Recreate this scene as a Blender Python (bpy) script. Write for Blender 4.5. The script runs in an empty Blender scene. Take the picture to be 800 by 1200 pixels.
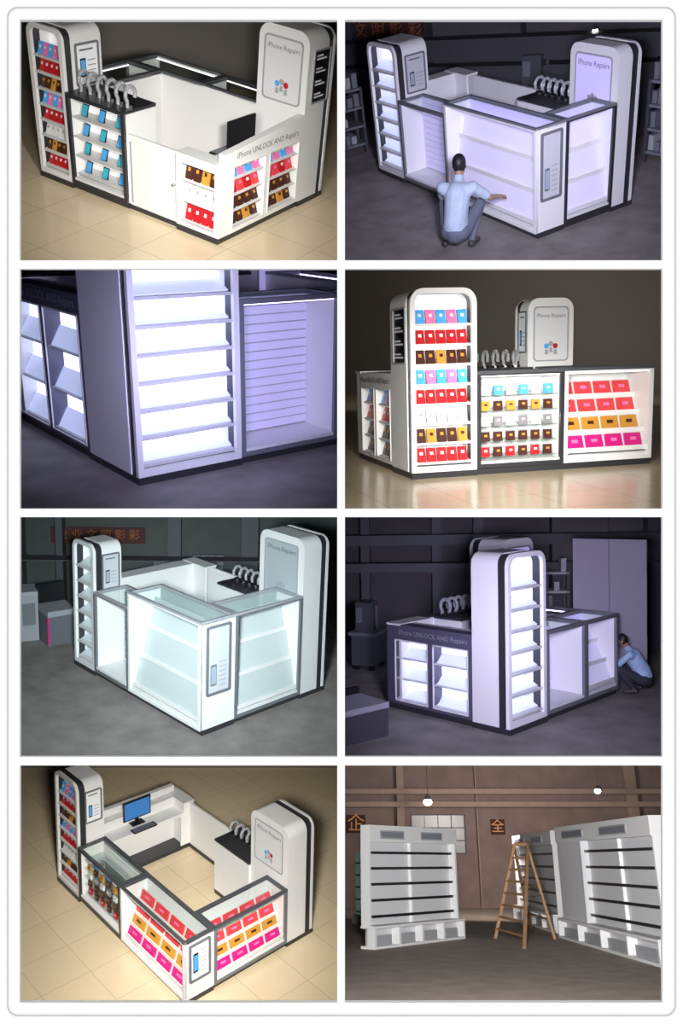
import bpy, bmesh, math, random
import numpy as np
from mathutils import Matrix, Vector, Euler
random.seed(4)
F=1000.
sc=bpy.context.scene
sc.view_settings.view_transform='Standard'
# ------------------------------------------------------------ materials
MATS={}
def mat(name,col,rough=.5,emit=0,ecol=None,metal=0,noise=0,nscale=5,bump=0,spec=.5,grid=None):
    if name in MATS: return MATS[name]
    m=bpy.data.materials.new(name);m.use_nodes=True
    nt=m.node_tree;b=nt.nodes['Principled BSDF']
    b.inputs['Base Color'].default_value=(*col,1);b.inputs['Roughness'].default_value=rough
    b.inputs['Metallic'].default_value=metal;b.inputs['Specular IOR Level'].default_value=spec
    if emit:
        b.inputs['Emission Color'].default_value=(*(ecol or col),1);b.inputs['Emission Strength'].default_value=emit
    tc=nt.nodes.new('ShaderNodeTexCoord')
    last=None
    if noise:
        n=nt.nodes.new('ShaderNodeTexNoise');n.inputs['Scale'].default_value=nscale;n.inputs['Detail'].default_value=6
        nt.links.new(tc.outputs['Object'],n.inputs['Vector'])
        mx=nt.nodes.new('ShaderNodeMix');mx.data_type='RGBA'
        mx.inputs[6].default_value=(*[c*(1-noise) for c in col],1);mx.inputs[7].default_value=(*[min(1,c*(1+noise)) for c in col],1)
        nt.links.new(n.outputs['Fac'],mx.inputs[0]);last=mx.outputs[2]
        if bump:
            bp=nt.nodes.new('ShaderNodeBump');bp.inputs['Strength'].default_value=bump
            nt.links.new(n.outputs['Fac'],bp.inputs['Height']);nt.links.new(bp.outputs[0],b.inputs['Normal'])
    if grid:
        br=nt.nodes.new('ShaderNodeTexBrick');br.offset=0;br.inputs['Scale'].default_value=1
        br.inputs['Brick Width'].default_value=grid;br.inputs['Row Height'].default_value=grid
        br.inputs['Mortar Size'].default_value=.006;br.inputs['Color2'].default_value=(*[c*.95 for c in col],1)
        br.inputs['Color1'].default_value=(*col,1);br.inputs['Mortar'].default_value=(*[c*.68 for c in col],1)
        nt.links.new(tc.outputs['Object'],br.inputs['Vector'])
        if last: nt.links.new(last,br.inputs['Color1'])
        last=br.outputs['Color']
    if last: nt.links.new(last,b.inputs['Base Color'])
    MATS[name]=m;return m
def glassmat():
    if 'glass' in MATS:return MATS['glass']
    m=bpy.data.materials.new('glass');m.use_nodes=True;nt=m.node_tree;nt.nodes.clear()
    o=nt.nodes.new('ShaderNodeOutputMaterial');t=nt.nodes.new('ShaderNodeBsdfTransparent');g=nt.nodes.new('ShaderNodeBsdfGlossy')
    g.inputs['Roughness'].default_value=.05;t.inputs['Color'].default_value=(.9,.94,.93,1)
    x=nt.nodes.new('ShaderNodeMixShader');x.inputs[0].default_value=.12
    nt.links.new(t.outputs[0],x.inputs[1]);nt.links.new(g.outputs[0],x.inputs[2]);nt.links.new(x.outputs[0],o.inputs[0])
    MATS['glass']=m;return m
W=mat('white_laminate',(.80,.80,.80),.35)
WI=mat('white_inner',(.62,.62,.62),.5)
DK=mat('dark_trim',(.03,.03,.035),.35)
GR=mat('grey_trim',(.16,.17,.19),.4)
GD=mat('charcoal_trim',(.07,.075,.085),.4)
GT=mat('grey_top',(.36,.37,.40),.3)
BLK=mat('black_plastic',(.008,.008,.01),.3)
SIL=mat('silver',(.5,.5,.52),.25,metal=.6)
RED=mat('pack_red',(.5,.012,.018),.4)
GOLD=mat('pack_gold',(.60,.28,.04),.4)
MAG=mat('pack_magenta',(.65,.015,.22),.4)
BRN=mat('pack_brown',(.06,.018,.012),.4)
PNK=mat('pack_pink',(.85,.2,.45),.4)
BLU=mat('pack_blue',(.08,.40,.85),.4)
CYN=mat('pack_cyan',(.05,.45,.6),.4)
PWH=mat('pack_white',(.75,.75,.75),.4)
CORAL=mat('pack_coral',(.75,.06,.07),.4)
TXT=mat('text_grey',(.12,.12,.14),.6)
PAPER=mat('paper',(.9,.92,.95),.6)
GL=glassmat()
# ------------------------------------------------------------ windows
WIN={1:(23,395,23,305),2:(404,776,23,305),3:(23,395,315,596),4:(404,776,315,596),
     5:(23,395,606,887),6:(404,776,606,887),7:(23,395,897,1175),8:(404,776,897,1175)}
YF,YB=4.0,48.0
def ray(u,v): return Vector(((u-400)/F,1,(600-v)/F))
class Panel:
    def __init__(s,i,eu,t,off=(0,0,0)):
        s.i=i;s.M=Matrix.Translation(t)@Euler([math.radians(a) for a in eu]).to_matrix().to_4x4()@Matrix.Translation(off)
        s.Mi=s.M.inverted()
        u0,u1,v0,v1=WIN[i];e=2.0;u0-=e;u1+=e;v0-=e;v1+=e
        pl=[((0,0,0),(-1,(u0-400)/F,0)),((0,0,0),(1,-(u1-400)/F,0)),
            ((0,0,0),(0,-(600-v0)/F,1)),((0,0,0),(0,(600-v1)/F,-1)),
            ((0,YF+.06,0),(0,-1,0)),((0,YB-.1,0),(0,1,0))]
        R=s.Mi.to_3x3()
        s.planes=[(s.Mi@Vector(c),R@Vector(n)) for c,n in pl]
        s.cam=s.Mi@Vector((0,0,0))
    def g(s,u,v,z=0):   # point of the local horizontal plane z seen at u,v
        d=s.Mi.to_3x3()@ray(u,v);k=(z-s.cam.z)/d.z
        return s.cam+d*k
    def w(s,u,v,p,n):   # point of local plane
        d=s.Mi.to_3x3()@ray(u,v);k=(p-s.cam).dot(n)/d.dot(n)
        return s.cam+d*k
# ------------------------------------------------------------ mesh builder
TEXTC={}
def textmesh(s):
    if s in TEXTC:return TEXTC[s]
    cu=bpy.data.curves.new('t','FONT');cu.body=s;cu.align_x='CENTER';cu.align_y='CENTER';cu.resolution_u=2
    o=bpy.data.objects.new('t',cu);sc.collection.objects.link(o)
    bpy.context.view_layer.update()
    me=o.evaluated_get(bpy.context.evaluated_depsgraph_get()).to_mesh()
    r=([tuple(v.co) for v in me.vertices],[tuple(p.vertices) for p in me.polygons])
    bpy.data.objects.remove(o);bpy.data.curves.remove(cu)
    TEXTC[s]=r;return r
class MB:
    def __init__(s): s.V=[];s.F=[];s.I=[];s.mats=[];s.X=Matrix()
    def mi(s,m):
        if m not in s.mats:s.mats.append(m)
        return s.mats.index(m)
    def add(s,vs,fs,m):
        o=len(s.V);s.V+=[s.X@Vector(v) for v in vs];s.F+=[tuple(o+i for i in f) for f in fs];s.I+=[s.mi(m)]*len(fs)
    def box(s,a0,b0,c0,a1,b1,c1,m):
        vs=[(a,b,c) for a in(a0,a1) for b in(b0,b1) for c in(c0,c1)]
        s.add(vs,[(0,1,3,2),(4,6,7,5),(0,4,5,1),(2,3,7,6),(0,2,6,4),(1,5,7,3)],m)
    def slab(s,a0,a1,p,q,t,m):  # plate spanning a0..a1, section from p to q in (b,c) with thickness t
        d=Vector((q[0]-p[0],q[1]-p[1]));n=Vector((-d.y,d.x)).normalized()*t
        pts=[p,q,(q[0]+n.x,q[1]+n.y),(p[0]+n.x,p[1]+n.y)]
        vs=[(a0,*k) for k in pts]+[(a1,*k) for k in pts]
        s.add(vs,[(0,1,2,3),(7,6,5,4),(0,4,5,1),(1,5,6,2),(2,6,7,3),(3,7,4,0)],m)
    def prism(s,pts,b0,b1,m):
        n=len(pts);vs=[(a,b0,c) for a,c in pts]+[(a,b1,c) for a,c in pts]
        s.add(vs,[tuple(range(n)),tuple(range(2*n-1,n-1,-1))]+[(i,n+i,n+(i+1)%n,(i+1)%n) for i in range(n)],m)
    def face(s,pts,b,m): s.add([(a,b,c) for a,c in pts],[tuple(range(len(pts)))],m)
    def ring(s,po,pi,b0,b1,m):
        n=len(po);vs=[(a,b0,c) for a,c in po]+[(a,b1,c) for a,c in po]+[(a,b0,c) for a,c in pi]+[(a,b1,c) for a,c in pi]
        fs=[]
        for i in range(n):
            j=(i+1)%n
            fs+=[(i,n+i,n+j,j),(2*n+i,2*n+j,3*n+j,3*n+i),(i,j,2*n+j,2*n+i),(n+i,3*n+i,3*n+j,n+j)]
        s.add(vs,fs,m)
    def text(s,t,a,b,c,size,m,wid=None):
        V,Fa=textmesh(t)
        if not V:return
        w=max(v[0] for v in V)-min(v[0] for v in V)
        k=size if wid is None else wid/w
        s.add([(a+v[0]*k,b,c+v[1]*k) for v in V],Fa,m)
    def cyl(s,p,q,r,m,r2=None,n=8):
        p=Vector(p);q=Vector(q);r2=r if r2 is None else r2
        d=(q-p).normalized();x=d.orthogonal().normalized();y=d.cross(x)
        vs=[]
        for c,rr in((p,r),(q,r2)):
            vs+=[tuple(c+(x*math.cos(2*math.pi*i/n)+y*math.sin(2*math.pi*i/n))*rr) for i in range(n)]
        s.add(vs,[(i,(i+1)%n,n+(i+1)%n,n+i) for i in range(n)]+[tuple(range(n-1,-1,-1)),tuple(range(n,2*n))],m)
    def tube(s,pts,r,m,n=6):
        for p,q in zip(pts[:-1],pts[1:]): s.cyl(p,q,r,m,n=n)
    def ell(s,c,r,m,R=None,nu=16,nv=10):
        R=R or Matrix.Identity(3);vs=[];fs=[]
        for j in range(nv+1):
            ph=math.pi*j/nv
            for i in range(nu):
                th=2*math.pi*i/nu
                vs.append(tuple(Vector(c)+R@Vector((r[0]*math.sin(ph)*math.cos(th),r[1]*math.sin(ph)*math.sin(th),r[2]*math.cos(ph)))))
        for j in range(nv):
            for i in range(nu):
                k=(i+1)%nu;fs.append((j*nu+i,(j+1)*nu+i,(j+1)*nu+k,j*nu+k))
        s.add(vs,fs,m)
    def build(s,name,panel=None,clip=True,smooth=False,mw=None):
        me=bpy.data.meshes.new(name);me.from_pydata([tuple(v) for v in s.V],[],s.F)
        for m in s.mats:me.materials.append(m)
        me.polygons.foreach_set('material_index',s.I)
        bm=bmesh.new();bm.from_mesh(me)
        if not smooth: bmesh.ops.recalc_face_normals(bm,faces=bm.faces)
        if panel and clip:
            for co,no in panel.planes:
                bmesh.ops.bisect_plane(bm,geom=bm.verts[:]+bm.edges[:]+bm.faces[:],plane_co=co,plane_no=no,clear_outer=True)
        if not bm.verts:
            print('EMPTY',name,panel.i if panel else '');bm.free();return None
        bm.to_mesh(me);bm.free()
        if smooth:
            me.polygons.foreach_set('use_smooth',[True]*len(me.polygons))
        o=bpy.data.objects.new(name,me);sc.collection.objects.link(o)
        if panel:o.matrix_world=panel.M
        return o
def frame(O,a,b):
    a=Vector(a);b=Vector(b);c=a.cross(b)
    m=Matrix.Identity(4)
    for i in range(3): m[i][0]=a[i];m[i][1]=b[i];m[i][2]=c[i];m[i][3]=O[i]
    return m
def rprof(w,h,r,t=0,z0=0,n=6):
    p=[(t,z0+(t if z0 else 0)),(w-t,z0+(t if z0 else 0))]
    for i in range(n+1):
        a=math.pi/2*i/n;p.append((w-r+(r-t)*math.cos(a),h-r+(r-t)*math.sin(a)))
    for i in range(n+1):
        a=math.pi/2*(1+i/n);p.append((r+(r-t)*math.cos(a),h-r+(r-t)*math.sin(a)))
    return p
def rrect(x0,z0,x1,z1,r,n=4):
    p=[]
    for cx,cz,a0 in((x1-r,z0+r,-90),(x1-r,z1-r,0),(x0+r,z1-r,90),(x0+r,z0+r,180)):
        for i in range(n+1):
            a=math.radians(a0+90*i/n);p.append((cx+r*math.cos(a),cz+r*math.sin(a)))
    return p
# ------------------------------------------------------------ kiosk modules
def packs(mb,a0,a1,b,c,n,hh,ww,mats,lean=.05,t=.03):
    st=(a1-a0)/n
    for i in range(n):
        x=a0+st*(i+.5);m=mats[i%len(mats)]
        mb.slab(x-ww/2,x+ww/2,(b,c),(b+lean,c+hh),-t,m)
        m2=PWH if m in(RED,BLU,PNK) else (GOLD if m is BRN else (BRN if m is GOLD else (PWH if m is not PWH else GT)))
        if n==4: m2=PNK if m in(CORAL,MAG) else m2
        mb.slab(x-ww*.18,x+ww*.18,(b-.004+lean*.5,c+hh*.5),(b-.004+lean*.72,c+hh*.72),.003,m2)
def tower(mb,X,w,d,h,cfg,lst=False):
    mb.X=X;cg=cfg['cg'];r=min(.17,w*.24);t=.06
    po=rprof(w,h,r);pi=rprof(w,h,r,t,.08)
    nd=min(.32,d*.6)
    po2=[(min(max(a,.014),w-.014),min(c,h-.014)) for a,c in po]
    mb.ring(po,pi,0,.05,W);mb.ring(po2,pi,.05,.16,DK);mb.ring(po,pi,.16,nd,W)
    mb.prism(po,nd,d,W)
    mb.face(pi,nd-.006,cfg['led'])
    mb.box(-.005,-.012,0,w+.005,d+.005,.07,DK)
    n=7 if not cg else 8
    z0=.16;st=(h-.2-z0)/n
    for i in range(n):
        z=z0+st*i
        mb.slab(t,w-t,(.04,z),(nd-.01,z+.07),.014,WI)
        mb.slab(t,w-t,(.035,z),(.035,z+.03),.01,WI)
        if cg:
            cols=[[RED],[BRN,GOLD,BRN],[PWH],[RED],[BLU,PNK],[BRN,BRN,GOLD],[RED],[BLU,PNK]][i]
            packs(mb,t+.02,w-t-.02,.07,z+.025,5,st*.72,(w-2*t)/5*.8,cols)
        else:
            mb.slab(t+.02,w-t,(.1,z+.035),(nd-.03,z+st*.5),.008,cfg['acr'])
    mb.X=X@frame((w,d,0),(-1,0,0),(0,-1,0))
    s0=h*.60;s1=h-.14;ma=w*.14
    mb.ring(rrect(ma-.02,s0-.02,w-ma+.02,s1+.02,.06),rrect(ma,s0,w-ma,s1,.05),-.015,0,GT)
    mb.face(rrect(ma,s0,w-ma,s1,.05),-.004,cfg['screen'])
    mb.text('iPhone Repairs',w/2,-.008,s1-.11,.1,TXT,wid=w*.64)
    cx=w/2;cz=s0+.2
    for k,(dx,dz,m) in enumerate(((-.07,0,BLU),(.07,0,RED),(0,.03,GT))):
        if not cg:m=GT
        mb.face([(cx+dx+.04*math.cos(i*.7854),cz+dz+.04*math.sin(i*.7854)) for i in range(8)],-.008,m)
        mb.face([(cx+dx-.03,cz+dz-.12),(cx+dx+.03,cz+dz-.12),(cx+dx+.022,cz+dz-.05),(cx+dx-.022,cz+dz-.05)],-.008,GT)
    mb.X=X@frame((w,0,0),(0,1,0),(-1,0,0))
    x0=d*.34;x1=d*.88;s0=h*.66;s1=h-.2
    mb.ring(rrect(x0-.025,s0-.025,x1+.025,s1+.025,.03),rrect(x0,s0,x1,s1,.01),-.02,0,GR)
    mb.face(rrect(x0,s0,x1,s1,.01),-.006,cfg['paper'])
    pw=x1-x0
    mb.face(rrect(x0+pw*.15,s0+.08,x0+pw*.42,s0+.3,.01),-.01,BLK)
    mb.face(rrect(x0+pw*.18,s0+.1,x0+pw*.39,s0+.28,.01),-.013,cfg['phs'])
    for k in range(4): mb.face(rrect(x0+pw*.52,s0+.08+k*.06,x1-pw*.1,s0+.095+k*.06,.004),-.01,GT)
    mb.face(rrect(x0+pw*.15,s1-.07,x1-pw*.2,s1-.05,.004),-.01,TXT)
    mb.X=X@frame((0,d,0),(0,-1,0),(1,0,0))
    if cg and lst:
        x0=d*.2;x1=d*.78;s0=h*.62;s1=h-.22
        mb.ring(rrect(x0-.02,s0-.02,x1+.02,s1+.02,.02),rrect(x0,s0,x1,s1,.01),-.02,0,GT)
        mb.face(rrect(x0,s0,x1,s1,.01),-.006,BLK)
        for k in range(4):
            z=s0+(s1-s0)*(k+.3)/4
            mb.face(rrect(x0+.05,z,x1-.08,z+.022,.004),-.01,PAPER);mb.face(rrect(x0+.05,z+.04,x1-.16,z+.06,.004),-.01,PAPER)
def case(mb,X,w,d,h,kind,cfg,fc,sideposter=False):
    mb.X=X;cg=cfg['cg']
    mb.box(0,.03,0,w,d,.08,DK)
    mb.box(0,0,.08,w,d,.16,W)
    mb.box(0,0,.16,.03,d,h-.03,W);mb.box(w-.03,0,.16,w,d,h-.03,W);mb.box(.03,d-.03,.16,w-.03,d,h-.03,W)
    f=.05
    for q in((0,-.012,.08,f,.03,h),(w-f,-.012,.08,w,.03,h),(f,-.012,h-f,w-f,.03,h),(f,-.012,.08,w-f,.03,.08+f)):mb.box(*q,fc)
    if kind=='phones':
        mb.box(0,.03,h-.04,w,d,h,DK)
    else:
        ft=cfg['ftop']
        mb.box(0,.03,h-f,f,d,h,ft);mb.box(w-f,.03,h-f,w,d,h,ft);mb.box(f,d-f,h-f,w-f,d,h,ft);mb.box(0,-.013,h-.03,w,.03,h+.002,ft)
        mb.add([(f,.03,h-.01),(w-f,.03,h-.01),(w-f,d-f,h-.01),(f,d-f,h-.01)],[(0,1,2,3)],GL)
        mb.box(f,.035,h-f-.015,w-f,.05,h-f,cfg['strip'])
    a0,a1=.035,w-.035
    if kind=='slat':
        mb.box(a0,d-.05,.17,a1,d-.04,h-.06,GT)
        z=.18
        while z<h-.12:
            mb.box(a0,d-.07,z,a1,d-.05,z+.082,cfg['slat']);z+=.098  # slat strips carry a glow put into their material
        if cg:
            rows=5;st=(h-.3)/rows
            for i in range(rows):
                cols=[[RED,BRN],[BRN],[PWH,SIL],[GOLD,BRN],[PWH,BLU]][i]
                packs(mb,a0+.04,a1-.04,.1,.2+st*i,6,st*.62,.11,cols,lean=.01)
                mb.box(a0,.08,.185+st*i,a1,d-.08,.195+st*i,GL)
    elif kind=='phones':
        mb.box(a0,d*.55,.16,a1,d*.56,h-.05,cfg['led'])
        rows=4;st=(h-.26)/rows
        for i in range(rows):
            z=.2+st*i
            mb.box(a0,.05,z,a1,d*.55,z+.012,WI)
            for j in range(3):
                x=w*(.2+.3*j)
                mb.cyl((x,.16,z),(x,.17,z+.05),.008,SIL)
                mb.slab(x-.05,x+.05,(.10,z+.035),(.149,z+.178),-.012,BLK)
                mb.slab(x-.042,x+.042,(.096,z+.045),(.144,z+.165),-.002,CYN if (i+j)%2 else BLU)
    elif kind=='step':
        mb.box(a0,d-.05,.16,a1,d-.04,h-.06,cfg['ledsoft'])
        n=4 if cg else 3
        for i in range(n):
            st=(h-.36)/n;bs=(d-.2)/n;b0=.05+i*bs;c0=.2+i*st
            mb.slab(a0,a1,(b0-.01,c0-.01),(b0-.01,c0+.05),.014,W if cg else cfg['lip'])
            mb.slab(a0,a1,(b0,c0),(b0+.05,c0),.012,WI)
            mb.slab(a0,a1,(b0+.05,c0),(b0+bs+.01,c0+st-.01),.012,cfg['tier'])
            if cg:
                cols=[[MAG],[GOLD],[CORAL],[CORAL]][i]
                packs(mb,a0+.03,a1-.03,b0-.0,c0+.02,4,st*.82,(a1-a0)/4*.8,cols,lean=bs*.7,t=.03)
        mb.box(a0,.03,.16,a1,d-.05,.17,WI)
    if sideposter: # end at a=w
        mb.X=X@frame((w,0,0),(0,1,0),(-1,0,0))
        x0=d*.2;x1=d*.8;s0=h*.36;s1=h-.12
        mb.ring(rrect(x0-.035,s0-.035,x1+.035,s1+.035,.03),rrect(x0,s0,x1,s1,.01),-.025,0,GR)
        mb.face(rrect(x0,s0,x1,s1,.01),-.006,cfg['paper'])
        pw=x1-x0
        mb.face(rrect(x0+pw*.12,s0+.1,x0+pw*.42,s0+.42,.02),-.01,GR if not cg else BLK)
        mb.face(rrect(x0+pw*.15,s0+.13,x0+pw*.39,s0+.39,.01),-.013,cfg['phs'])
        for k in range(6): mb.face(rrect(x0+pw*.52,s0+.08+k*.07,x1-pw*.1,s0+.095+k*.07,.004),-.01,GT)
def openface(mb,w,h,nd,ops,m,x=0):
    for (a0,a1,c0,c1) in ops:
        mb.box(x,0,.08,a0,nd,h,m)
        mb.box(a0,0,.08,a1,nd,c0,m);mb.box(a0,0,c1,a1,nd,h,m);x=a1
    mb.box(x,0,.08,w,nd,h,m)
def niche(mb,a0,a1,c0,c1,nd,rows,cols,cfg,n=3):
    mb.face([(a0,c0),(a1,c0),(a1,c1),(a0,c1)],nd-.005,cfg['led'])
    e=.018
    for q in((a0,c0,a1,c0+e),(a0,c1-e,a1,c1),(a0,c0,a0+e,c1),(a1-e,c0,a1,c1)): mb.box(q[0],-.008,q[1],q[2],.006,q[3],cfg['nf'])
    st=(c1-c0)/rows
    for i in range(rows):
        z=c0+st*i+.01
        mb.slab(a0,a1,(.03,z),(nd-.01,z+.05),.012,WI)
        if cfg['cg']: packs(mb,a0+.03,a1-.03,.06,z+.025,n,st*.74,(a1-a0)/n*.74,cols[i%len(cols)])
        else: mb.slab(a0+.03,a1-.03,(.06,z+.02),(nd-.02,z+st*.5),.008,cfg['acr'])
def kiosk(panel,D,cfg):
    mb=MB();d=dict(tw=.82,td=.6,ch=1.2,Lx=3.2,Ly=2.4,c2=1.,cd=.6,c1=1.,ew=.65,tx=2.2,twx=.82,tdx=.6,th=2.2);d.update(D)
    d.setdefault('h1',d['ch']);d.setdefault('he',d['ch']);d.setdefault('cw',d['ch'])
    Lx,Ly,tw,td,ch=d['Lx'],d['Ly'],d['tw'],d['td'],d['ch']
    c2,cd,cw=d['c2'],d['cd'],d['cw'];twx,tdx,tx=d['twx'],d['tdx'],d['tx'];he,ew,h1,c1=d['he'],d['ew'],d['h1'],d['c1']
    ew=min(ew,1.0)
    fN=lambda x:frame((x,Ly,0),(-1,0,0),(0,-1,0))
    tower(mb,fN(Lx),tw,td,d['th'],cfg,True)
    case(mb,fN(Lx-tw),c2,cd,ch,'slat',cfg,cfg['f1'])
    w3=Lx-tw-c2
    case(mb,fN(w3),w3,cd,(ch+cw)/2 if abs(ch-cw)<.1 else cw,'step',cfg,cfg['f2'],True)
    wW=Ly-cd-tdx
    case(mb,frame((0,Ly-cd,0),(0,-1,0),(1,0,0)),wW,cd,cw,'step',cfg,cfg['f3'])
    tower(mb,frame((0,0,0),(1,0,0),(0,1,0)),twx,tdx,tx,cfg)
    case(mb,frame((twx,0,0),(1,0,0),(0,1,0)),c1,.6,h1,'phones',cfg,DK)
    mb.X=Matrix()
    n=6
    for i in range(n):
        x=twx+.1+i*(c1-.2)/(n-1)
        pts=[(x,.18,h1),(x,.18,h1+.03)]+[(x,.24+.09*math.cos(a),h1+.14+.1*math.sin(a)) for a in [math.radians(k) for k in (230,190,150,110,70,30,0,-30)]]
        mb.tube(pts,.024,GT)
        mb.cyl((x,.24,h1),(x,.24,h1+.03),.06,BLK,n=10)
    dx0=twx+c1;dx1=Lx-ew
    if dx1>dx0+.05:
        mb.box(dx0,.06,.05,dx1,.1,he-.02,W);mb.box(dx0+.02,.055,.1,dx0+.05,.06,he-.1,GT)
        mb.box(dx0,.05,0,dx1,.12,.06,DK)
        mb.cyl((dx1-.08,.02,he*.55),(dx1-.08,.06,he*.55),.02,SIL)
    yl=Ly-td
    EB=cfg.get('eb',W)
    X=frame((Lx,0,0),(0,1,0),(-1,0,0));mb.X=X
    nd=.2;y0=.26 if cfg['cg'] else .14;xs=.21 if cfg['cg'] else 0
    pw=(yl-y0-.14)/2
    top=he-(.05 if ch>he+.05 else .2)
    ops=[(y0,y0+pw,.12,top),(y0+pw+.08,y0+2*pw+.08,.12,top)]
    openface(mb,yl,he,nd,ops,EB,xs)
    for k,(a0,a1,cc0,cc1) in enumerate(ops): niche(mb,a0,a1,cc0,cc1,nd,4 if cfg['cg'] else 3,[[BRN,BRN,GOLD],[BRN],[RED,CORAL],[BLU,PNK]],cfg,4)
    mb.box(xs,nd,.08,yl,.3,he,W);mb.box(0,.02,0,yl,ew,.08,DK)
    mb.box(.24,.3,.7,yl,ew,.76,W);mb.box(.24,ew-.03,.08,.3,ew,.7,W);mb.box(yl-.05,.3,.08,yl,ew,.7,W)
    if ch>he+.05:
        vs=[(.1,0,he),(yl,0,he),(yl,0,ch+.02),(.1,0,he+.12),(.1,.1,he),(yl,.1,he),(yl,.1,ch+.02),(.1,.1,he+.12)]
        mb.add(vs,[(0,1,2,3),(7,6,5,4),(0,4,5,1),(1,5,6,2),(2,6,7,3),(3,7,4,0)],W)
        mb.text('iPhone UNLOCK AND Repairs',yl*.56,-.006,he+.06,.1,TXT,wid=yl*.75)
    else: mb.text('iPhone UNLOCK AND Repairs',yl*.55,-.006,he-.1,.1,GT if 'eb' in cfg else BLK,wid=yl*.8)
    X=frame((Lx-ew,0,0),(1,0,0),(0,1,0));mb.X=X
    if cfg['cg']:
        openface(mb,ew-.005,he,.2,[(.05,ew-.06,.12,he-.08)],W)
        niche(mb,.05,ew-.06,.12,he-.08,.2,3,[[RED],[PWH],[BRN,BRN,GOLD]],cfg,4)
    else: mb.box(0,0,.08,ew-.005,.05,he,W)
    mb.box(0,.2,.08,ew-.02,.24,he,W)
    mb.box(-.01,-.01,he-.015,ew+.01,.25,he+.01,W)
    o=mb.build('phone_repair_kiosk',panel)
    return d
def monitor(panel,x,y,z,yaw,s=1.):
    mb=MB();mb.X=Matrix.Translation((x,y,z))@Matrix.Rotation(yaw,4,'Z')@Matrix.Scale(s,4)
    mb.box(-.26,0,.1,.26,.03,.44,BLK);mb.box(-.24,-.004,.12,.24,0,.42,mat('screen_blue',(.02,.1,.3),.2,emit=.35,ecol=(.1,.35,.8)))
    mb.box(-.03,.01,.02,.03,.04,.12,BLK);mb.box(-.12,-.06,0,.12,.1,.015,BLK)
    mb.box(-.22,-.28,0,.22,-.14,.02,BLK)
    for i in range(10): mb.box(-.2+i*.04,-.27,.02,-.17+i*.04,-.15,.026,GR)
    return mb.build('computer_monitor',panel)
# ------------------------------------------------------------ environment helpers
def floor(panel,m,R=60):
    mb=MB();mb.add([(-R,-R,0),(R,-R,0),(R,R,0),(-R,R,0)],[(0,1,2,3)],m)
    return mb.build('floor',panel)
class Wall:
    def __init__(s,panel,pa,pb,m,h=14,name='wall_back'):
        s.p=panel;A=panel.g(*pa);B=panel.g(*pb);a=(B-A).normalized();b=Vector((0,0,1)).cross(a)
        s.X=frame(A,a,b);s.A=A;s.b=b
        mb=MB();mb.X=s.X;mb.box(-60,0,-.1,60,.15,h,m);mb.build(name,panel)
    def at(s,u,v,off=0):
        q=s.p.w(u,v,s.A-s.b*off,s.b);l=s.X.inverted()@q
        return l.x,l.z
    def rect(s,mb,u0,v0,u1,v1,off,th,m):
        (a0,c0),(a1,c1)=s.at(u0,v0,off),s.at(u1,v1,off)
        mb.X=s.X;mb.box(min(a0,a1),-off-th,min(c0,c1),max(a0,a1),-off,max(c0,c1),m)
def area(u,v,Y,tu,tv,TY,size,power,col,spread=120):  # added area light, back to the camera so it stays unseen
    l=bpy.data.lights.new('added_panel_light','AREA');l.size=size;l.energy=power;l.color=col;l.spread=math.radians(spread)
    o=bpy.data.objects.new('added_light',l);sc.collection.objects.link(o)
    p=ray(u,v)*Y;q=ray(tu,tv)*TY
    o.location=p;o.rotation_euler=(q-p).to_track_quat('-Z','Y').to_euler()
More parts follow.
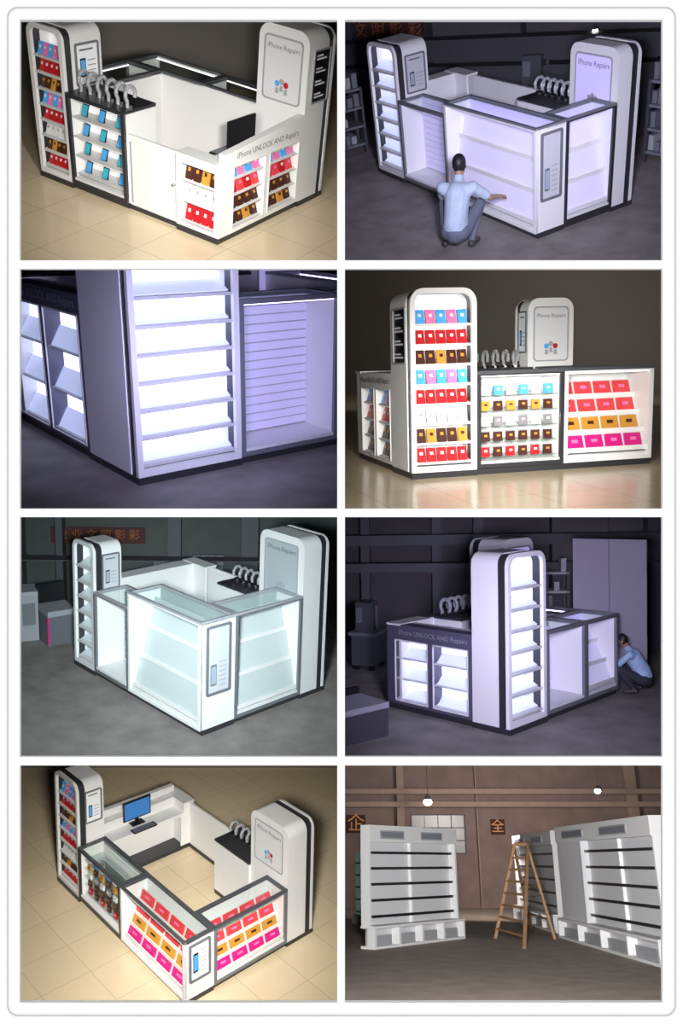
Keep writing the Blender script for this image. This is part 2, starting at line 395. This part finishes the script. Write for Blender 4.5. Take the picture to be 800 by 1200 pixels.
# ------------------------------------------------------------ person
def person(name,panel,loc,yaw,scale,joints,shirt,pants,skin,hair,shoe):
    """continuous squatting figure; faces local +y before yaw"""
    mb=MB();segs=[]
    def cap(p,q,r1,r2,m):
        p=Vector(p);q=Vector(q);segs.append((p,q,r1,r2,m))
        mb.cyl(p,q,r1,m,r2,n=14);mb.ell(p,(r1,)*3,m,nu=14,nv=8);mb.ell(q,(r2,)*3,m,nu=14,nv=8)
    J=joints
    cap(J['pelvis'],J['pelvis'].lerp(J['waist'],.3),.155,.145,pants);cap(J['pelvis'].lerp(J['waist'],.4),J['waist'],.158,.15,shirt)
    for sx in('l','r'):
        cap(J['pelvis']+Vector(((-.07 if sx=='l' else .07),0,0)),J['hip_'+sx],.12,.105,pants)
        cap(J['hip_'+sx],J['knee_'+sx],.105,.066,pants)
        cap(J['knee_'+sx],J['ankle_'+sx],.066,.045,pants)
        a=J['ankle_'+sx];t=J['toe_'+sx]
        cap(a+Vector((0,-.04,-.04)),t,.045,.038,shoe)
        sh=J['sh_'+sx]
        cap(J['chest'],sh,.13,.078,shirt)
        el=J['el_'+sx];wr=J['wr_'+sx]
        mid=sh.lerp(el,.75)
        cap(sh,mid,.07,.062,shirt);cap(mid,el,.045,.04,skin);cap(el,wr,.042,.027,skin)
        d=(wr-el).normalized();up=Vector((0,0,1));side=d.cross(up).normalized();nn=side.cross(d).normalized()
        for k in(-1,0,1): cap(wr+d*.015,wr+d*.085+side*.024*k,.02,.016,skin)
        for k,ln in enumerate((.062,.075,.07,.055)):
            b0=wr+d*.09+side*(.03-.02*k);b1=b0+d*ln*.5-nn*.01;b2=b1+d*ln*.35-nn*.03
            cap(b0,b1,.0095,.009,skin);cap(b1,b2,.009,.0075,skin)
        th0=wr+d*.03+side*.03;cap(th0,th0+side*.03+d*.03-nn*.01,.012,.01,skin)
        cap(th0+side*.03+d*.03-nn*.01,th0+side*.03+d*.06-nn*.03,.01,.008,skin)
    cap(J['waist'],J['chest'],.15,.165,shirt)
    cap(J['chest'],J['neck'],.13,.062,shirt)
    cap(J['neck'],J['head']-(J['head']-J['neck'])*.3,.056,.055,skin)
    hd=J['head'];f=J['look'].normalized();upv=(hd-J['neck']).normalized();rt=f.cross(upv).normalized();u2=rt.cross(f)
    R=Matrix((rt,f,u2)).transposed()
    mb.ell(hd,(.078,.095,.118),skin,R);mb.ell(hd+R@Vector((0,.02,-.07)),(.055,.07,.055),skin,R)
    mb.ell(hd+R@Vector((0,.1,-.015)),(.014,.02,.026),skin,R)
    for k in(-1,1): mb.ell(hd+R@Vector((.08*k,-.005,-.01)),(.012,.022,.032),skin,R)
    mb.ell(hd+R@Vector((0,-.018,.03)),(.087,.098,.108),hair,R)
    me=bpy.data.meshes.new('tmp');me.from_pydata([tuple(v) for v in mb.V],[],mb.F)
    o=bpy.data.objects.new('tmp',me);sc.collection.objects.link(o)
    md=o.modifiers.new('r','REMESH');md.mode='VOXEL';md.voxel_size=.0085
    ms=o.modifiers.new('s','SMOOTH');ms.iterations=6;ms.factor=.5
    bpy.context.view_layer.update()
    em=bpy.data.meshes.new_from_object(o.evaluated_get(bpy.context.evaluated_depsgraph_get()))
    bpy.data.objects.remove(o)
    n=len(em.polygons);C=np.empty(n*3);em.polygons.foreach_get('center',C);C=C.reshape(-1,3)
    mats=[shirt,pants,skin,hair,shoe,BLK];best=np.full(n,1e9);idx=np.zeros(n,int)
    for p,q,r1,r2,m in segs:
        P=np.array(p);D=np.array(q)-P;L=D@D+1e-9;t=np.clip(((C-P)@D)/L,0,1)
        dd=np.linalg.norm(C-P-t[:,None]*D,axis=1)-(r1+(r2-r1)*t)
        k=dd<best;best[k]=dd[k];idx[k]=mats.index(m)
    Rn=np.array(R);L=(C-np.array(hd))@Rn
    inh=(np.linalg.norm(L/np.array([.115,.14,.16]),axis=1)<1)&(L[:,2]>-.14)
    idx[inh&(L[:,2]>-.10)]=2
    hr=inh&((L[:,2]>.055)|((L[:,1]<.02)&(L[:,2]>-.07)))&~((abs(L[:,0])>.086)&(L[:,2]<.02))
    idx[hr]=3
    for sx in(-1,1):
        e=np.linalg.norm((L-np.array([.03*sx,.088,.005]))/np.array([.014,.02,.007]),axis=1)<1;idx[inh&e]=5
    e=np.linalg.norm((L-np.array([0,.085,-.07]))/np.array([.024,.03,.005]),axis=1)<1;idx[inh&e]=5
    for m in mats: em.materials.append(m)
    em.polygons.foreach_set('material_index',idx.astype(np.int32));em.polygons.foreach_set('use_smooth',[True]*n)
    em.name=name
    ob=bpy.data.objects.new(name,em);sc.collection.objects.link(ob)
    ob.matrix_world=panel.M@Matrix.Translation(loc)@Matrix.Rotation(yaw,4,'Z')@Matrix.Scale(scale,4)
    return ob
V=Vector
def squat(reachL,reachR,look):
    return dict(pelvis=V((0,-.16,.27)),waist=V((0,-.12,.42)),chest=V((0,.05,.66)),neck=V((0,.16,.83)),head=V((0,.24,.96)),look=V(look),
      hip_l=V((-.11,-.1,.27)),hip_r=V((.11,-.1,.27)),knee_l=V((-.24,.27,.47)),knee_r=V((.24,.27,.47)),
      ankle_l=V((-.17,.0,.1)),ankle_r=V((.17,.0,.1)),toe_l=V((-.21,.16,.04)),toe_r=V((.21,.16,.04)),
      sh_l=V((-.19,.07,.74)),sh_r=V((.19,.07,.74)),
      el_l=V(reachL[0]),wr_l=V(reachL[1]),el_r=V(reachR[0]),wr_r=V(reachR[1]))
# ============================================================ PANELS
P={1:Panel(1,(34.89,24.85,-20.88),(-4.16,11.86,4.68)),
   2:Panel(2,(-27.16,-30.37,123.08),(4.45,13.14,4.74)),
   3:Panel(3,(-16.69,11.89,-141.87),(-1.02,11.90,1.59),(-.7,-.8,0)),
   4:Panel(4,(-9.61,4.11,-166.43),(3.33,13.18,1.02)),
   5:Panel(5,(-7.26,-10.38,137.05),(-.30,13.84,-2.88)),
   6:Panel(6,(-.84,2.24,-135.37),(2.56,13.61,-2.57)),
   7:Panel(7,(-6.12,-8.55,134.29),(-.50,14.39,-7.08)),
   8:Panel(8,(-22.3,0,0),(2.79,14.7,-7.79))}
ledw=mat('led_white',(.8,.8,.8),.6,emit=.42,ecol=(1,1,1))
ledws=mat('led_white_soft',(.75,.75,.75),.6,emit=.1,ecol=(1,1,1))
tierw=mat('tier_white',(.7,.7,.7),.6)
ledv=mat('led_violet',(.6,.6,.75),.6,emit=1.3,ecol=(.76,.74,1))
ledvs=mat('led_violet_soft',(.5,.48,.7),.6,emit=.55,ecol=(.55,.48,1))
tierv=mat('tier_violet_glow',(.62,.60,.75),.6,emit=.30,ecol=(.68,.64,1))  # violet light on the tiers put in as their own glow
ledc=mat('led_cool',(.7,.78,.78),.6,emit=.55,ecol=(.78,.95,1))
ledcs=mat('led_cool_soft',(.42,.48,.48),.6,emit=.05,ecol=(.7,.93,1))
tierc=mat('tier_cool_glow',(.50,.56,.56),.6,emit=.03,ecol=(.75,.93,1))  # cool light on the tiers put in as a weak glow
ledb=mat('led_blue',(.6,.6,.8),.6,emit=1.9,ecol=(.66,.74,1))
slatb=mat('slat_violet_glow',(.55,.53,.65),.6,emit=.34,ecol=(.56,.50,1))  # violet light on the slats put in as their own glow
slatc=mat('slat_cool_glow',(.30,.37,.37),.6,emit=.01,ecol=(.7,.93,1))  # cool light on the slats put in as a faint glow
acrb=mat('acrylic_violet_glow',(.66,.68,.82),.25,emit=.6,ecol=(.56,.64,1))  # plates glow themselves in place of LED light passing through
acrc=mat('acrylic_cool_glow',(.55,.63,.65),.25,emit=.12,ecol=(.75,.93,1))  # cool LED light through the plates put in as glow
strw=mat('strip_white',(1,1,1),.5,emit=1.2,ecol=(1,.98,.95))
strv=mat('strip_violet',(1,1,1),.5,emit=4,ecol=(.64,.58,1))
strc=mat('strip_cool',(1,1,1),.5,emit=.5,ecol=(.75,.95,1))
scr_w=mat('screen_white',(.72,.73,.75),.4)
scr_v=mat('screen_violet',(.5,.48,.7),.4,emit=.45,ecol=(.55,.48,1))
scr_g=mat('screen_grey',(.42,.47,.49),.4)
papg=mat('paper_grey',(.55,.57,.6),.6);phg=mat('phone_print_grey',(.35,.42,.5),.6)
edk=mat('counter_shade_violet',(.09,.085,.13),.45)  # white counter side painted dark to stand for its unlit shade
CG=dict(cg=True,led=ledw,ledsoft=ledws,slat=ledws,tier=tierw,acr=WI,strip=strw,screen=scr_w,f1=DK,f2=W,f3=GR,nf=W,ftop=GD,lip=W,paper=PAPER,phs=BLU)
GV=dict(cg=False,led=ledv,ledsoft=ledvs,slat=slatb,tier=tierv,acr=acrb,strip=strv,screen=scr_v,f1=GR,f2=W,f3=DK,nf=W,ftop=GR,lip=W,paper=papg,phs=phg)
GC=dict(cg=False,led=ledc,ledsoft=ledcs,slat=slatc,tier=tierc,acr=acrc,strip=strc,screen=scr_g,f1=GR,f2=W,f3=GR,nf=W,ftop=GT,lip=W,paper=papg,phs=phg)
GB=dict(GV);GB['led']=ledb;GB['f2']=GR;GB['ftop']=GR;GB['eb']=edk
D1=kiosk(P[1],dict(tw=.78,td=.63,ch=1.21,Lx=3.06,Ly=2.43,c1=.97,h1=1.23,ew=.68,he=.98,tx=1.93,twx=.59,tdx=.68,c2=.98),CG)
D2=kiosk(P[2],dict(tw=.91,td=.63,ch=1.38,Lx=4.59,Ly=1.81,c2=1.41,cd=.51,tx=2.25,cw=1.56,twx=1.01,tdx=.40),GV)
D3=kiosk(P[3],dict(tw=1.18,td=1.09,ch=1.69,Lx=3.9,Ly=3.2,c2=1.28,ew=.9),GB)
D4=kiosk(P[4],dict(tw=.82,td=.77,ch=1.23,Lx=3.18,Ly=2.44,c2=1.14,twx=.72,tdx=.43),CG)
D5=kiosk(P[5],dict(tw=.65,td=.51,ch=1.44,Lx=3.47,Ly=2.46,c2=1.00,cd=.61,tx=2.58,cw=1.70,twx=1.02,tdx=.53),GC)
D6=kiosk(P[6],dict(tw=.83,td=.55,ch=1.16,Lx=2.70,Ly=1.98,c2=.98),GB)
D7=kiosk(P[7],dict(tw=.84,td=.50,ch=1.06,Lx=4.14,Ly=2.52,c2=1.45,cd=.52,tx=2.08,cw=1.05,twx=.96,tdx=.56,he=.95),CG)
monitor(P[1],D1['Lx']-.45,1.0,.765,math.radians(-90),1.1)
monitor(P[7],D7['Lx']-.4,1.1,.765,math.radians(-90),1.1)
# floors & walls
tile=mat('floor_tile_beige',(.78,.64,.43),.2,noise=.06,nscale=3,grid=.8)
conc=mat('concrete_floor',(.22,.20,.19),.75,noise=.6,nscale=2.5,bump=.15)
conc8=mat('concrete_floor_brown',(.34,.28,.24),.7,noise=.4,nscale=2.5,bump=.15)
cgw=mat('studio_wall',(.17,.155,.14),.9)
gw=mat('garage_wall',(.075,.068,.075),.9,noise=.4,nscale=1.5,bump=.2)
gw5=mat('garage_wall_green',(.055,.063,.06),.9,noise=.4,nscale=1.5,bump=.2)
gw8=mat('garage_wall_brown',(.20,.145,.13),.9,noise=.35,nscale=1.5,bump=.2)
steel=mat('steel_dark',(.05,.05,.06),.6)
col8=mat('column_plaster',(.30,.22,.18),.8,noise=.2)
redb=mat('banner_red',(.05,.012,.01),.8)
orab=mat('banner_glyph',(.30,.09,.03),.8)
winm=mat('window_pane',(.14,.15,.17),.3,emit=.03,ecol=(.6,.7,.8))
for i in(1,4,7): floor(P[i],tile)
for i in(2,3,5,6): floor(P[i],conc)
floor(P[8],conc8)
Wall(P[1],(23,105),(395,105),cgw);Wall(P[4],(404,462),(776,462),cgw);Wall(P[7],(23,900),(395,900),cgw)
w2=Wall(P[2],(404,128),(776,128),gw);w3=Wall(P[3],(23,380),(395,380),gw)
w5=Wall(P[5],(23,718),(395,718),gw5);w6=Wall(P[6],(404,752),(776,752),gw);w8=Wall(P[8],(404,1064),(776,1064),gw8)
def wallobj(w,name,items):
    mb=MB()
    for it in items: w.rect(mb,*it)
    return mb.build(name,w.p)
def banner(w,u0,v0,u1,v1,txt,bm=redb,gm=orab):
    mb=MB();w.rect(mb,u0,v0,u1,v1,.05,.03,bm)
    (a0,c0),(a1,c1)=w.at(u0,v0,.1),w.at(u1,v1,.1)
    mb.X=w.X;mb.text(txt,(a0+a1)/2,-.1,(c0+c1)/2,1,gm,wid=abs(a1-a0)*.88)
    mb.build('wall_banner',w.p)
banner(w2,408,26,500,44,'文 明 影 彩')
banner(w5,60,617,170,637,'企 业 文 明 影 彩')
g8=mat('g8',(.6,.25,.08))
banner(w8,406,955,428,976,'企',gm=g8);banner(w8,574,960,592,978,'全',gm=g8)
for w,cols,beams,pan in((w2,(425,512,610,752),(52,80),((530,60,600,95),)),(w5,(30,75,205,290),(650,),((180,655,198,692),(225,650,262,688))),
                    (w6,(430,512,560,650,760),(628,660),((575,665,600,700),)),(w8,(470,560,745),(925,940),((482,955,545,1000),))):
    v0,v1=WIN[w.p.i][2]-10,WIN[w.p.i][3]
    fm=col8 if w is w8 else steel
    for u in cols: wallobj(w,'wall_column',[(u-7,v0,u+7,v1-60,.0,.35,fm)])
    for v in beams: wallobj(w,'ceiling_beam',[(300 if w.p.i%2==0 else -50,v,860 if w.p.i%2==0 else 480,v+6,.4,.3,fm)])
    for k,q in enumerate(pan):
        its=[(*q,.02,.03,winm)];nx=4
        for j in range(nx+1):
            x=q[0]+(q[2]-q[0])*j/nx;its.append((x-.6,q[1],x+.6,q[3],.05,.04,steel))
        for j in range(4):
            y=q[1]+(q[3]-q[1])*j/3;its.append((q[0],y-.5,q[2],y+.5,.05,.04,steel))
        wallobj(w,'window',its)
def gbox(mb,p,pa,pb,depth,h,m,z0=0):
    A=p.g(*pa);B=p.g(*pb);a=(B-A).normalized();b=Vector((0,0,1)).cross(a)
    mb.X=frame(A,a,b);mb.box(0,0,z0,(B-A).length,depth,h,m);return (B-A).length
brd=mat('board_grey',(.30,.28,.34),.6)
mb=MB();w_=gbox(mb,P[6],(672,792),(758,800),.06,2.15,brd);mb.box(.05,-.03,.04,w_-.05,0,.1,GR);mb.box(w_*.5-.01,-.006,.0,w_*.5+.01,0,2.15,GR);mb.build('partition_board',P[6])
mb=MB();w_=gbox(mb,P[6],(405,875),(455,862),.6,.35,mat('bench_dark',(.06,.06,.08),.6));mb.box(-.1,-.02,.35,w_,.62,.42,mat('bench_top',(.35,.35,.4),.5));mb.box(0,.55,.42,w_,.62,.5,BLK);mb.build('low_bench',P[6])
def rack(p,pa,pb,h,n,mf,ms,name='storage_rack'):
    mb=MB();A=p.g(*pa);B=p.g(*pb);a=(B-A).normalized();b=Vector((0,0,1)).cross(a);mb.X=frame(A,a,b);w_=(B-A).length
    for x in(0,w_-.05):
        for y in(0,.4): mb.box(x,y,0,x+.05,y+.05,h,mf)
    for i in range(n):
        z=.15+i*(h-.2)/(n-1);mb.box(0,0,z,w_,.45,z+.04,ms)
        for j in range(3):
            if random.random()<.7: mb.box(w_*(.08+.3*j),.08,z+.04,w_*(.3+.3*j),.35,z+.04+random.uniform(.1,.25),random.choice([GR,ms,GT]))
    return mb.build(name,p)
def machine(p,pa,pb,h,m=None):
    mb=MB();w_=gbox(mb,p,pa,pb,.6,h*.55,m or GD,.08)
    for x in(.02,w_-.1):
        mb.box(x,.05,0,x+.08,.13,.1,BLK);mb.box(x,.5,0,x+.08,.58,.1,BLK)
    mb.box(w_*.1,.1,h*.55,w_*.75,.5,h,GD);mb.box(-.04,-.04,h*.52,w_+.04,.64,h*.57,GR)
    mb.cyl((w_*.85,.3,h*.55),(w_*.85,.3,h*.95),.04,steel);mb.box(w_*.15,.08,h*.7,w_*.4,.1,h*.92,GR)
    return mb.build('workshop_machine',p)
rack(P[6],(640,772),(668,772),1.5,5,steel,GT)
rack(P[2],(406,185),(432,178),1.2,4,steel,GR)
rack(P[2],(752,190),(776,195),1.3,4,steel,GR)
machine(P[6],(412,785),(438,787),1.1)
machine(P[2],(606,145),(640,145),1.2)
mb=MB();w_=gbox(mb,P[5],(24,752),(46,750),.5,.85,mat('mach_white',(.3,.32,.35),.5));mb.box(0,-.02,.85,w_,.5,.92,GT);mb.box(.05,-.02,.3,w_-.05,0,.7,GR);mb.build('workshop_cabinet',P[5])
mb=MB();w_=gbox(mb,P[5],(56,758),(88,752),.6,.55,mat('bench_grey',(.12,.13,.15),.5));mb.box(0,-.05,.55,w_,.65,.65,mat('mach_white2',(.3,.32,.35),.5));mb.box(0,-.03,.05,.03,.0,.6,MAG);mb.box(0,.5,.65,w_,.6,1.0,BLK);mb.build('work_bench',P[5])
# ------------------------------------------------------------ panel 8 units
inner8=mat('unit_back',(.68,.69,.72),.5)
W8=mat('unit_white',(.78,.78,.79),.5)
def display_unit(p,pa,pb,h,d=.22,bays=2,led=False,col=False,pr=.14):
    mb=MB();A=p.g(*pa);B=p.g(*pb);a=(B-A).normalized();b=Vector((0,0,1)).cross(a);mb.X=frame(A+b*pr,a,b);w=(B-A).length
    bh=.42;e=.06;W=W8
    mb.box(-.02,-pr,0,w+.02,d,.05,W);mb.box(-.02,-pr,bh-.05,w+.02,d,bh,W);mb.box(-.02,.05,.05,w+.02,.1,bh-.04,inner8)
    n=4
    for i in range(n+1):
        x=-.02+(w+.04-.06)*i/n;mb.box(x,-pr,.05,x+.06,.1,bh-.04,W)
    for i in range(n):
        x=-.02+(w)*i/n;mb.box(x+.2,-pr*.4,.05,x+(w)/n-.16,-.02,bh-.18,GT)
    mb.box(0,0,bh,e,d,h,W);mb.box(w-e,0,bh,w,d,h,W);mb.box(e,d-.04,bh,w-e,d,h,inner8)
    hd=.34
    mb.box(e,-.03,h-hd,w-e,d,h,W);mb.box(0,-.03,h-hd,e,0,h,W);mb.box(w-e,-.03,h-hd,w,0,h,W)
    for i in range(2):
        x=w*(.1+.45*i);mb.box(x,-.045,h-hd*.8,x+w*.26,-.03,h-hd*.3,GT);mb.box(x+.04,-.05,h-hd*.72,x+w*.26-.04,-.045,h-hd*.38,mat('slot_glass',(.22,.24,.28),.2))
    x0=e
    if col:
        mb.box(e,.0,bh,w*.3,d-.04,h-hd,inner8);mb.box(w*.3-.04,-.01,bh,w*.3,.01,h-hd,GT);x0=w*.3
    for k in range(1,bays):
        x=x0+(w-e-x0)*k/bays;mb.box(x-.03,d*.5,bh,x+.03,d-.04,h-hd,W)
    ns=5
    for i in range(ns):
        z=bh+.16+(h-hd-bh-.2)*i/(ns-1)*.88
        mb.box(x0+.02,.1,z,w-e-.02,d-.04,z+.02,W);mb.box(x0+.02,.08,z-.026,w-e-.02,.11,z+.026,BLK)
    return mb.build('shop_display_shelf',p)
display_unit(P[8],(440,1113),(545,1100),2.36)
display_unit(P[8],(655,1099),(774,1134),2.40,col=True)
display_unit(P[8],(602,1078),(649,1094),2.38,bays=1)
ug=mat('unit_green_glow',(.4,.55,.5),.5,emit=.08,ecol=(.6,.9,.8))  # greenish light on the cabinet put into its colour and glow
mb=MB();w_=gbox(mb,P[8],(417,1082),(436,1086),.3,1.9,ug)
for i in range(5): mb.box(.02,-.02,.3+i*.32,w_-.02,0,.34+i*.32,GT)
mb.box(-.05,-.1,0,w_+.05,0,.25,W8);mb.build('shop_display_cabinet',P[8])
wood=mat('ladder_wood',(.36,.20,.10),.6,noise=.25,nscale=8)
mb=MB();p8=P[8]
f1=p8.g(580,1100);f2=p8.g(614,1112);r1=p8.g(622,1088);r2=p8.g(650,1101)
cen=(f1+f2+r1+r2)/4
top=[cen+Vector((x,y,2.02)) for x,y in((-.13,-.03),(.17,-.1),(-.13,.05),(.17,.0))]
def plank(a,b,w,t,m):
    d=(b-a).normalized();x=Vector((0,1,0)).cross(d).normalized();y=d.cross(x)
    vs=[tuple(c+x*w*i/2+y*t*j/2) for c in(a,b) for i in(-1,1) for j in(-1,1)]
    mb.add(vs,[(0,1,3,2),(4,6,7,5),(0,4,5,1),(2,3,7,6),(0,2,6,4),(1,5,7,3)],m)
plank(f1,top[0],.07,.05,wood);plank(f2,top[1],.07,.05,wood);plank(r1,top[2],.06,.05,wood);plank(r2,top[3],.06,.05,wood)
for i in range(7):
    t=.1+i*.125
    a=f1.lerp(top[0],t);b=f2.lerp(top[1],t);mb.cyl(a,b,.026,wood)
for t in(.2,.55,.85): mb.cyl(r1.lerp(top[2],t),r2.lerp(top[3],t),.024,wood)
mb.cyl(f2.lerp(top[1],.45),r2.lerp(top[3],.45),.008,steel)
mb.cyl(top[0],top[1],.045,wood);mb.build('wooden_stepladder',P[8])
def lamp(p,w,u,v,off,r=.12):
    a,c=w.at(u,v,off);mb=MB();mb.X=w.X
    mb.ell((a,-off,c),(r,r,r*.8),mat('lamp_glow',(1,1,1),.5,emit=9,ecol=(1,.97,.9)))
    mb.cyl((a,-off,c+r*.6),(a,-off,c+r*1.6),r*.9,steel,r2=r*.3,n=12);mb.cyl((a,-off,c+r*1.5),(a,-off,c+3),.01,steel)
    mb.build('ceiling_lamp',p)
lamp(P[8],w8,501,940,3,.16);lamp(P[8],w8,700,927,3,.12);lamp(P[6],w6,712,643,.5,.12);lamp(P[2],w2,697,36,.5,.05)
# ------------------------------------------------------------ people
skin=mat('skin',(.36,.20,.13),.5,noise=.08,nscale=20)
hair=mat('hair_black',(.012,.011,.012),.5)
sh1=mat('shirt_pale_blue',(.42,.50,.62),.8,noise=.25,nscale=9,bump=.6)
sh2=mat('shirt_blue',(.36,.50,.70),.8,noise=.25,nscale=9,bump=.6)
pt1=mat('trousers_grey',(.12,.14,.19),.8,noise=.15,nscale=9,bump=.3)
pt2=mat('trousers_dark',(.03,.03,.04),.8,noise=.15,nscale=9,bump=.3)
sho=mat('shoes',(.05,.045,.045),.6)
g2=P[2].g(538,289)
jj=squat(((-.26,.28,.55),(-.16,.48,.5)),((.38,.2,.56),(.46,.40,.50)),(.15,1,-.35))
aw=(g2-P[2].cam);aw.z=0;aw.normalize();fw=(aw*.75+Vector((0,-1,0))*.25)
person('crouching_man',P[2],g2,math.atan2(-fw.x,fw.y),1.15,jj,sh1,pt1,skin,hair,sho)
g6=P[6].g(745,811)
jj=squat(((-.26,.3,.52),(-.16,.5,.34)),((.26,.3,.52),(.16,.5,.34)),(0,1,-.7))
fw=(P[6].g(700,806)-g6)
person('crouching_man',P[6],g6,math.atan2(-fw.x,fw.y),.76,jj,sh2,pt2,skin,hair,sho)
# ------------------------------------------------------------ added lights, unseen, aimed into each panel
def lit(i,du,dv,power,col,size=.7,spread=100,tv=0,tu=0,TY=13):
    u0,u1,v0,v1=WIN[i];cu=(u0+u1)/2;cv=(v0+v1)/2
    area(cu+du,cv+dv,4.7,cu+tu,cv+tv,TY,size,power,col,spread)
lit(1,150,-60,42,(1,.97,.92),tv=60,spread=44,size=.4);lit(1,-110,-60,70,(1,.97,.92))
lit(4,60,-60,42,(1,.97,.92),tv=60,spread=42);lit(4,-110,-60,60,(1,.97,.92))
lit(7,0,-60,100,(1,.97,.90),tv=50,spread=42);lit(7,110,-60,85,(1,.97,.92))
lit(2,60,-60,120,(.80,.78,1),spread=60)
lit(3,60,-60,28,(.62,.6,1),spread=60)
lit(5,-40,-60,165,(.85,.97,1),spread=60)
lit(6,60,-60,65,(.75,.71,1),spread=60)
lit(8,-60,-60,420,(1,.98,.96),spread=80)
area(590,935,26,590,1000,44,1.5,330,(1,.88,.80),160)  # added light that brightens the brown garage wall
area(590,340,21,590,400,34,1.5,170,(1,.93,.88),160)  # added light that brightens the studio wall
# ------------------------------------------------------------ white front wall with eight openings, partitions, back
fw_m=mat('front_white_paint',(.93,.93,.93),.8)
mb=MB()
def X(u):return (u-400)/F*YF
def Z(v):return (600-v)/F*YF
def bx(u0,v0,u1,v1):
    mb.box(X(u0),YF,Z(v1),X(u1),YF+.02,Z(v0),fw_m)
for a,b in((-200,23),(395,404),(776,1000)): bx(a,-200,b,1400)
for a,b in((23,395),(404,776)):
    for c,d in((-200,23),(305,315),(596,606),(887,897),(1175,1400)): bx(a,c,b,d)
mb.build('wall_front')
mb=MB();mb.X=Matrix()
bead=mat('bead_grey',(.55,.56,.58),.7)
r0=rrect(X(8.5),Z(1190.5),X(791.5),Z(8.5),.05,8);r1=rrect(X(9.7),Z(1189.3),X(790.3),Z(9.7),.046,8)
mb.ring(r0,r1,YF-.004,YF,bead);mb.build('trim_1')
pm=mat('partition_dark',(.03,.03,.03),.9)
mb=MB()
def q3(pts):
    mb.add(pts,[(0,1,2,3)],pm)
y0,y1=YF+.02,YB
def pt(u,v,y): r=ray(u,v)*y;return tuple(r)
for u in(18.5,399.5,780.5): q3([pt(u,18.5,y0),pt(u,18.5,y1),pt(u,1179.5,y1),pt(u,1179.5,y0)])
for v in(18.5,310,601,892,1179.5): q3([pt(18.5,v,y0),pt(18.5,v,y1),pt(780.5,v,y1),pt(780.5,v,y0)])
mb.build('wall_partition')
mb=MB();q3([pt(18.5,18.5,y1),pt(780.5,18.5,y1),pt(780.5,1179.5,y1),pt(18.5,1179.5,y1)]);mb.build('wall_rear')
# ------------------------------------------------------------ world, camera
wd=bpy.data.worlds.new('w');sc.world=wd;wd.use_nodes=True
wd.node_tree.nodes['Background'].inputs[0].default_value=(1,1,1,1);wd.node_tree.nodes['Background'].inputs[1].default_value=1.08
cam=bpy.data.cameras.new('camera');co=bpy.data.objects.new('camera',cam);sc.collection.objects.link(co)
co.rotation_euler=(math.radians(90),0,0);cam.sensor_fit='VERTICAL';cam.sensor_height=36;cam.lens=36*F/1200.;cam.clip_end=200
sc.camera=co
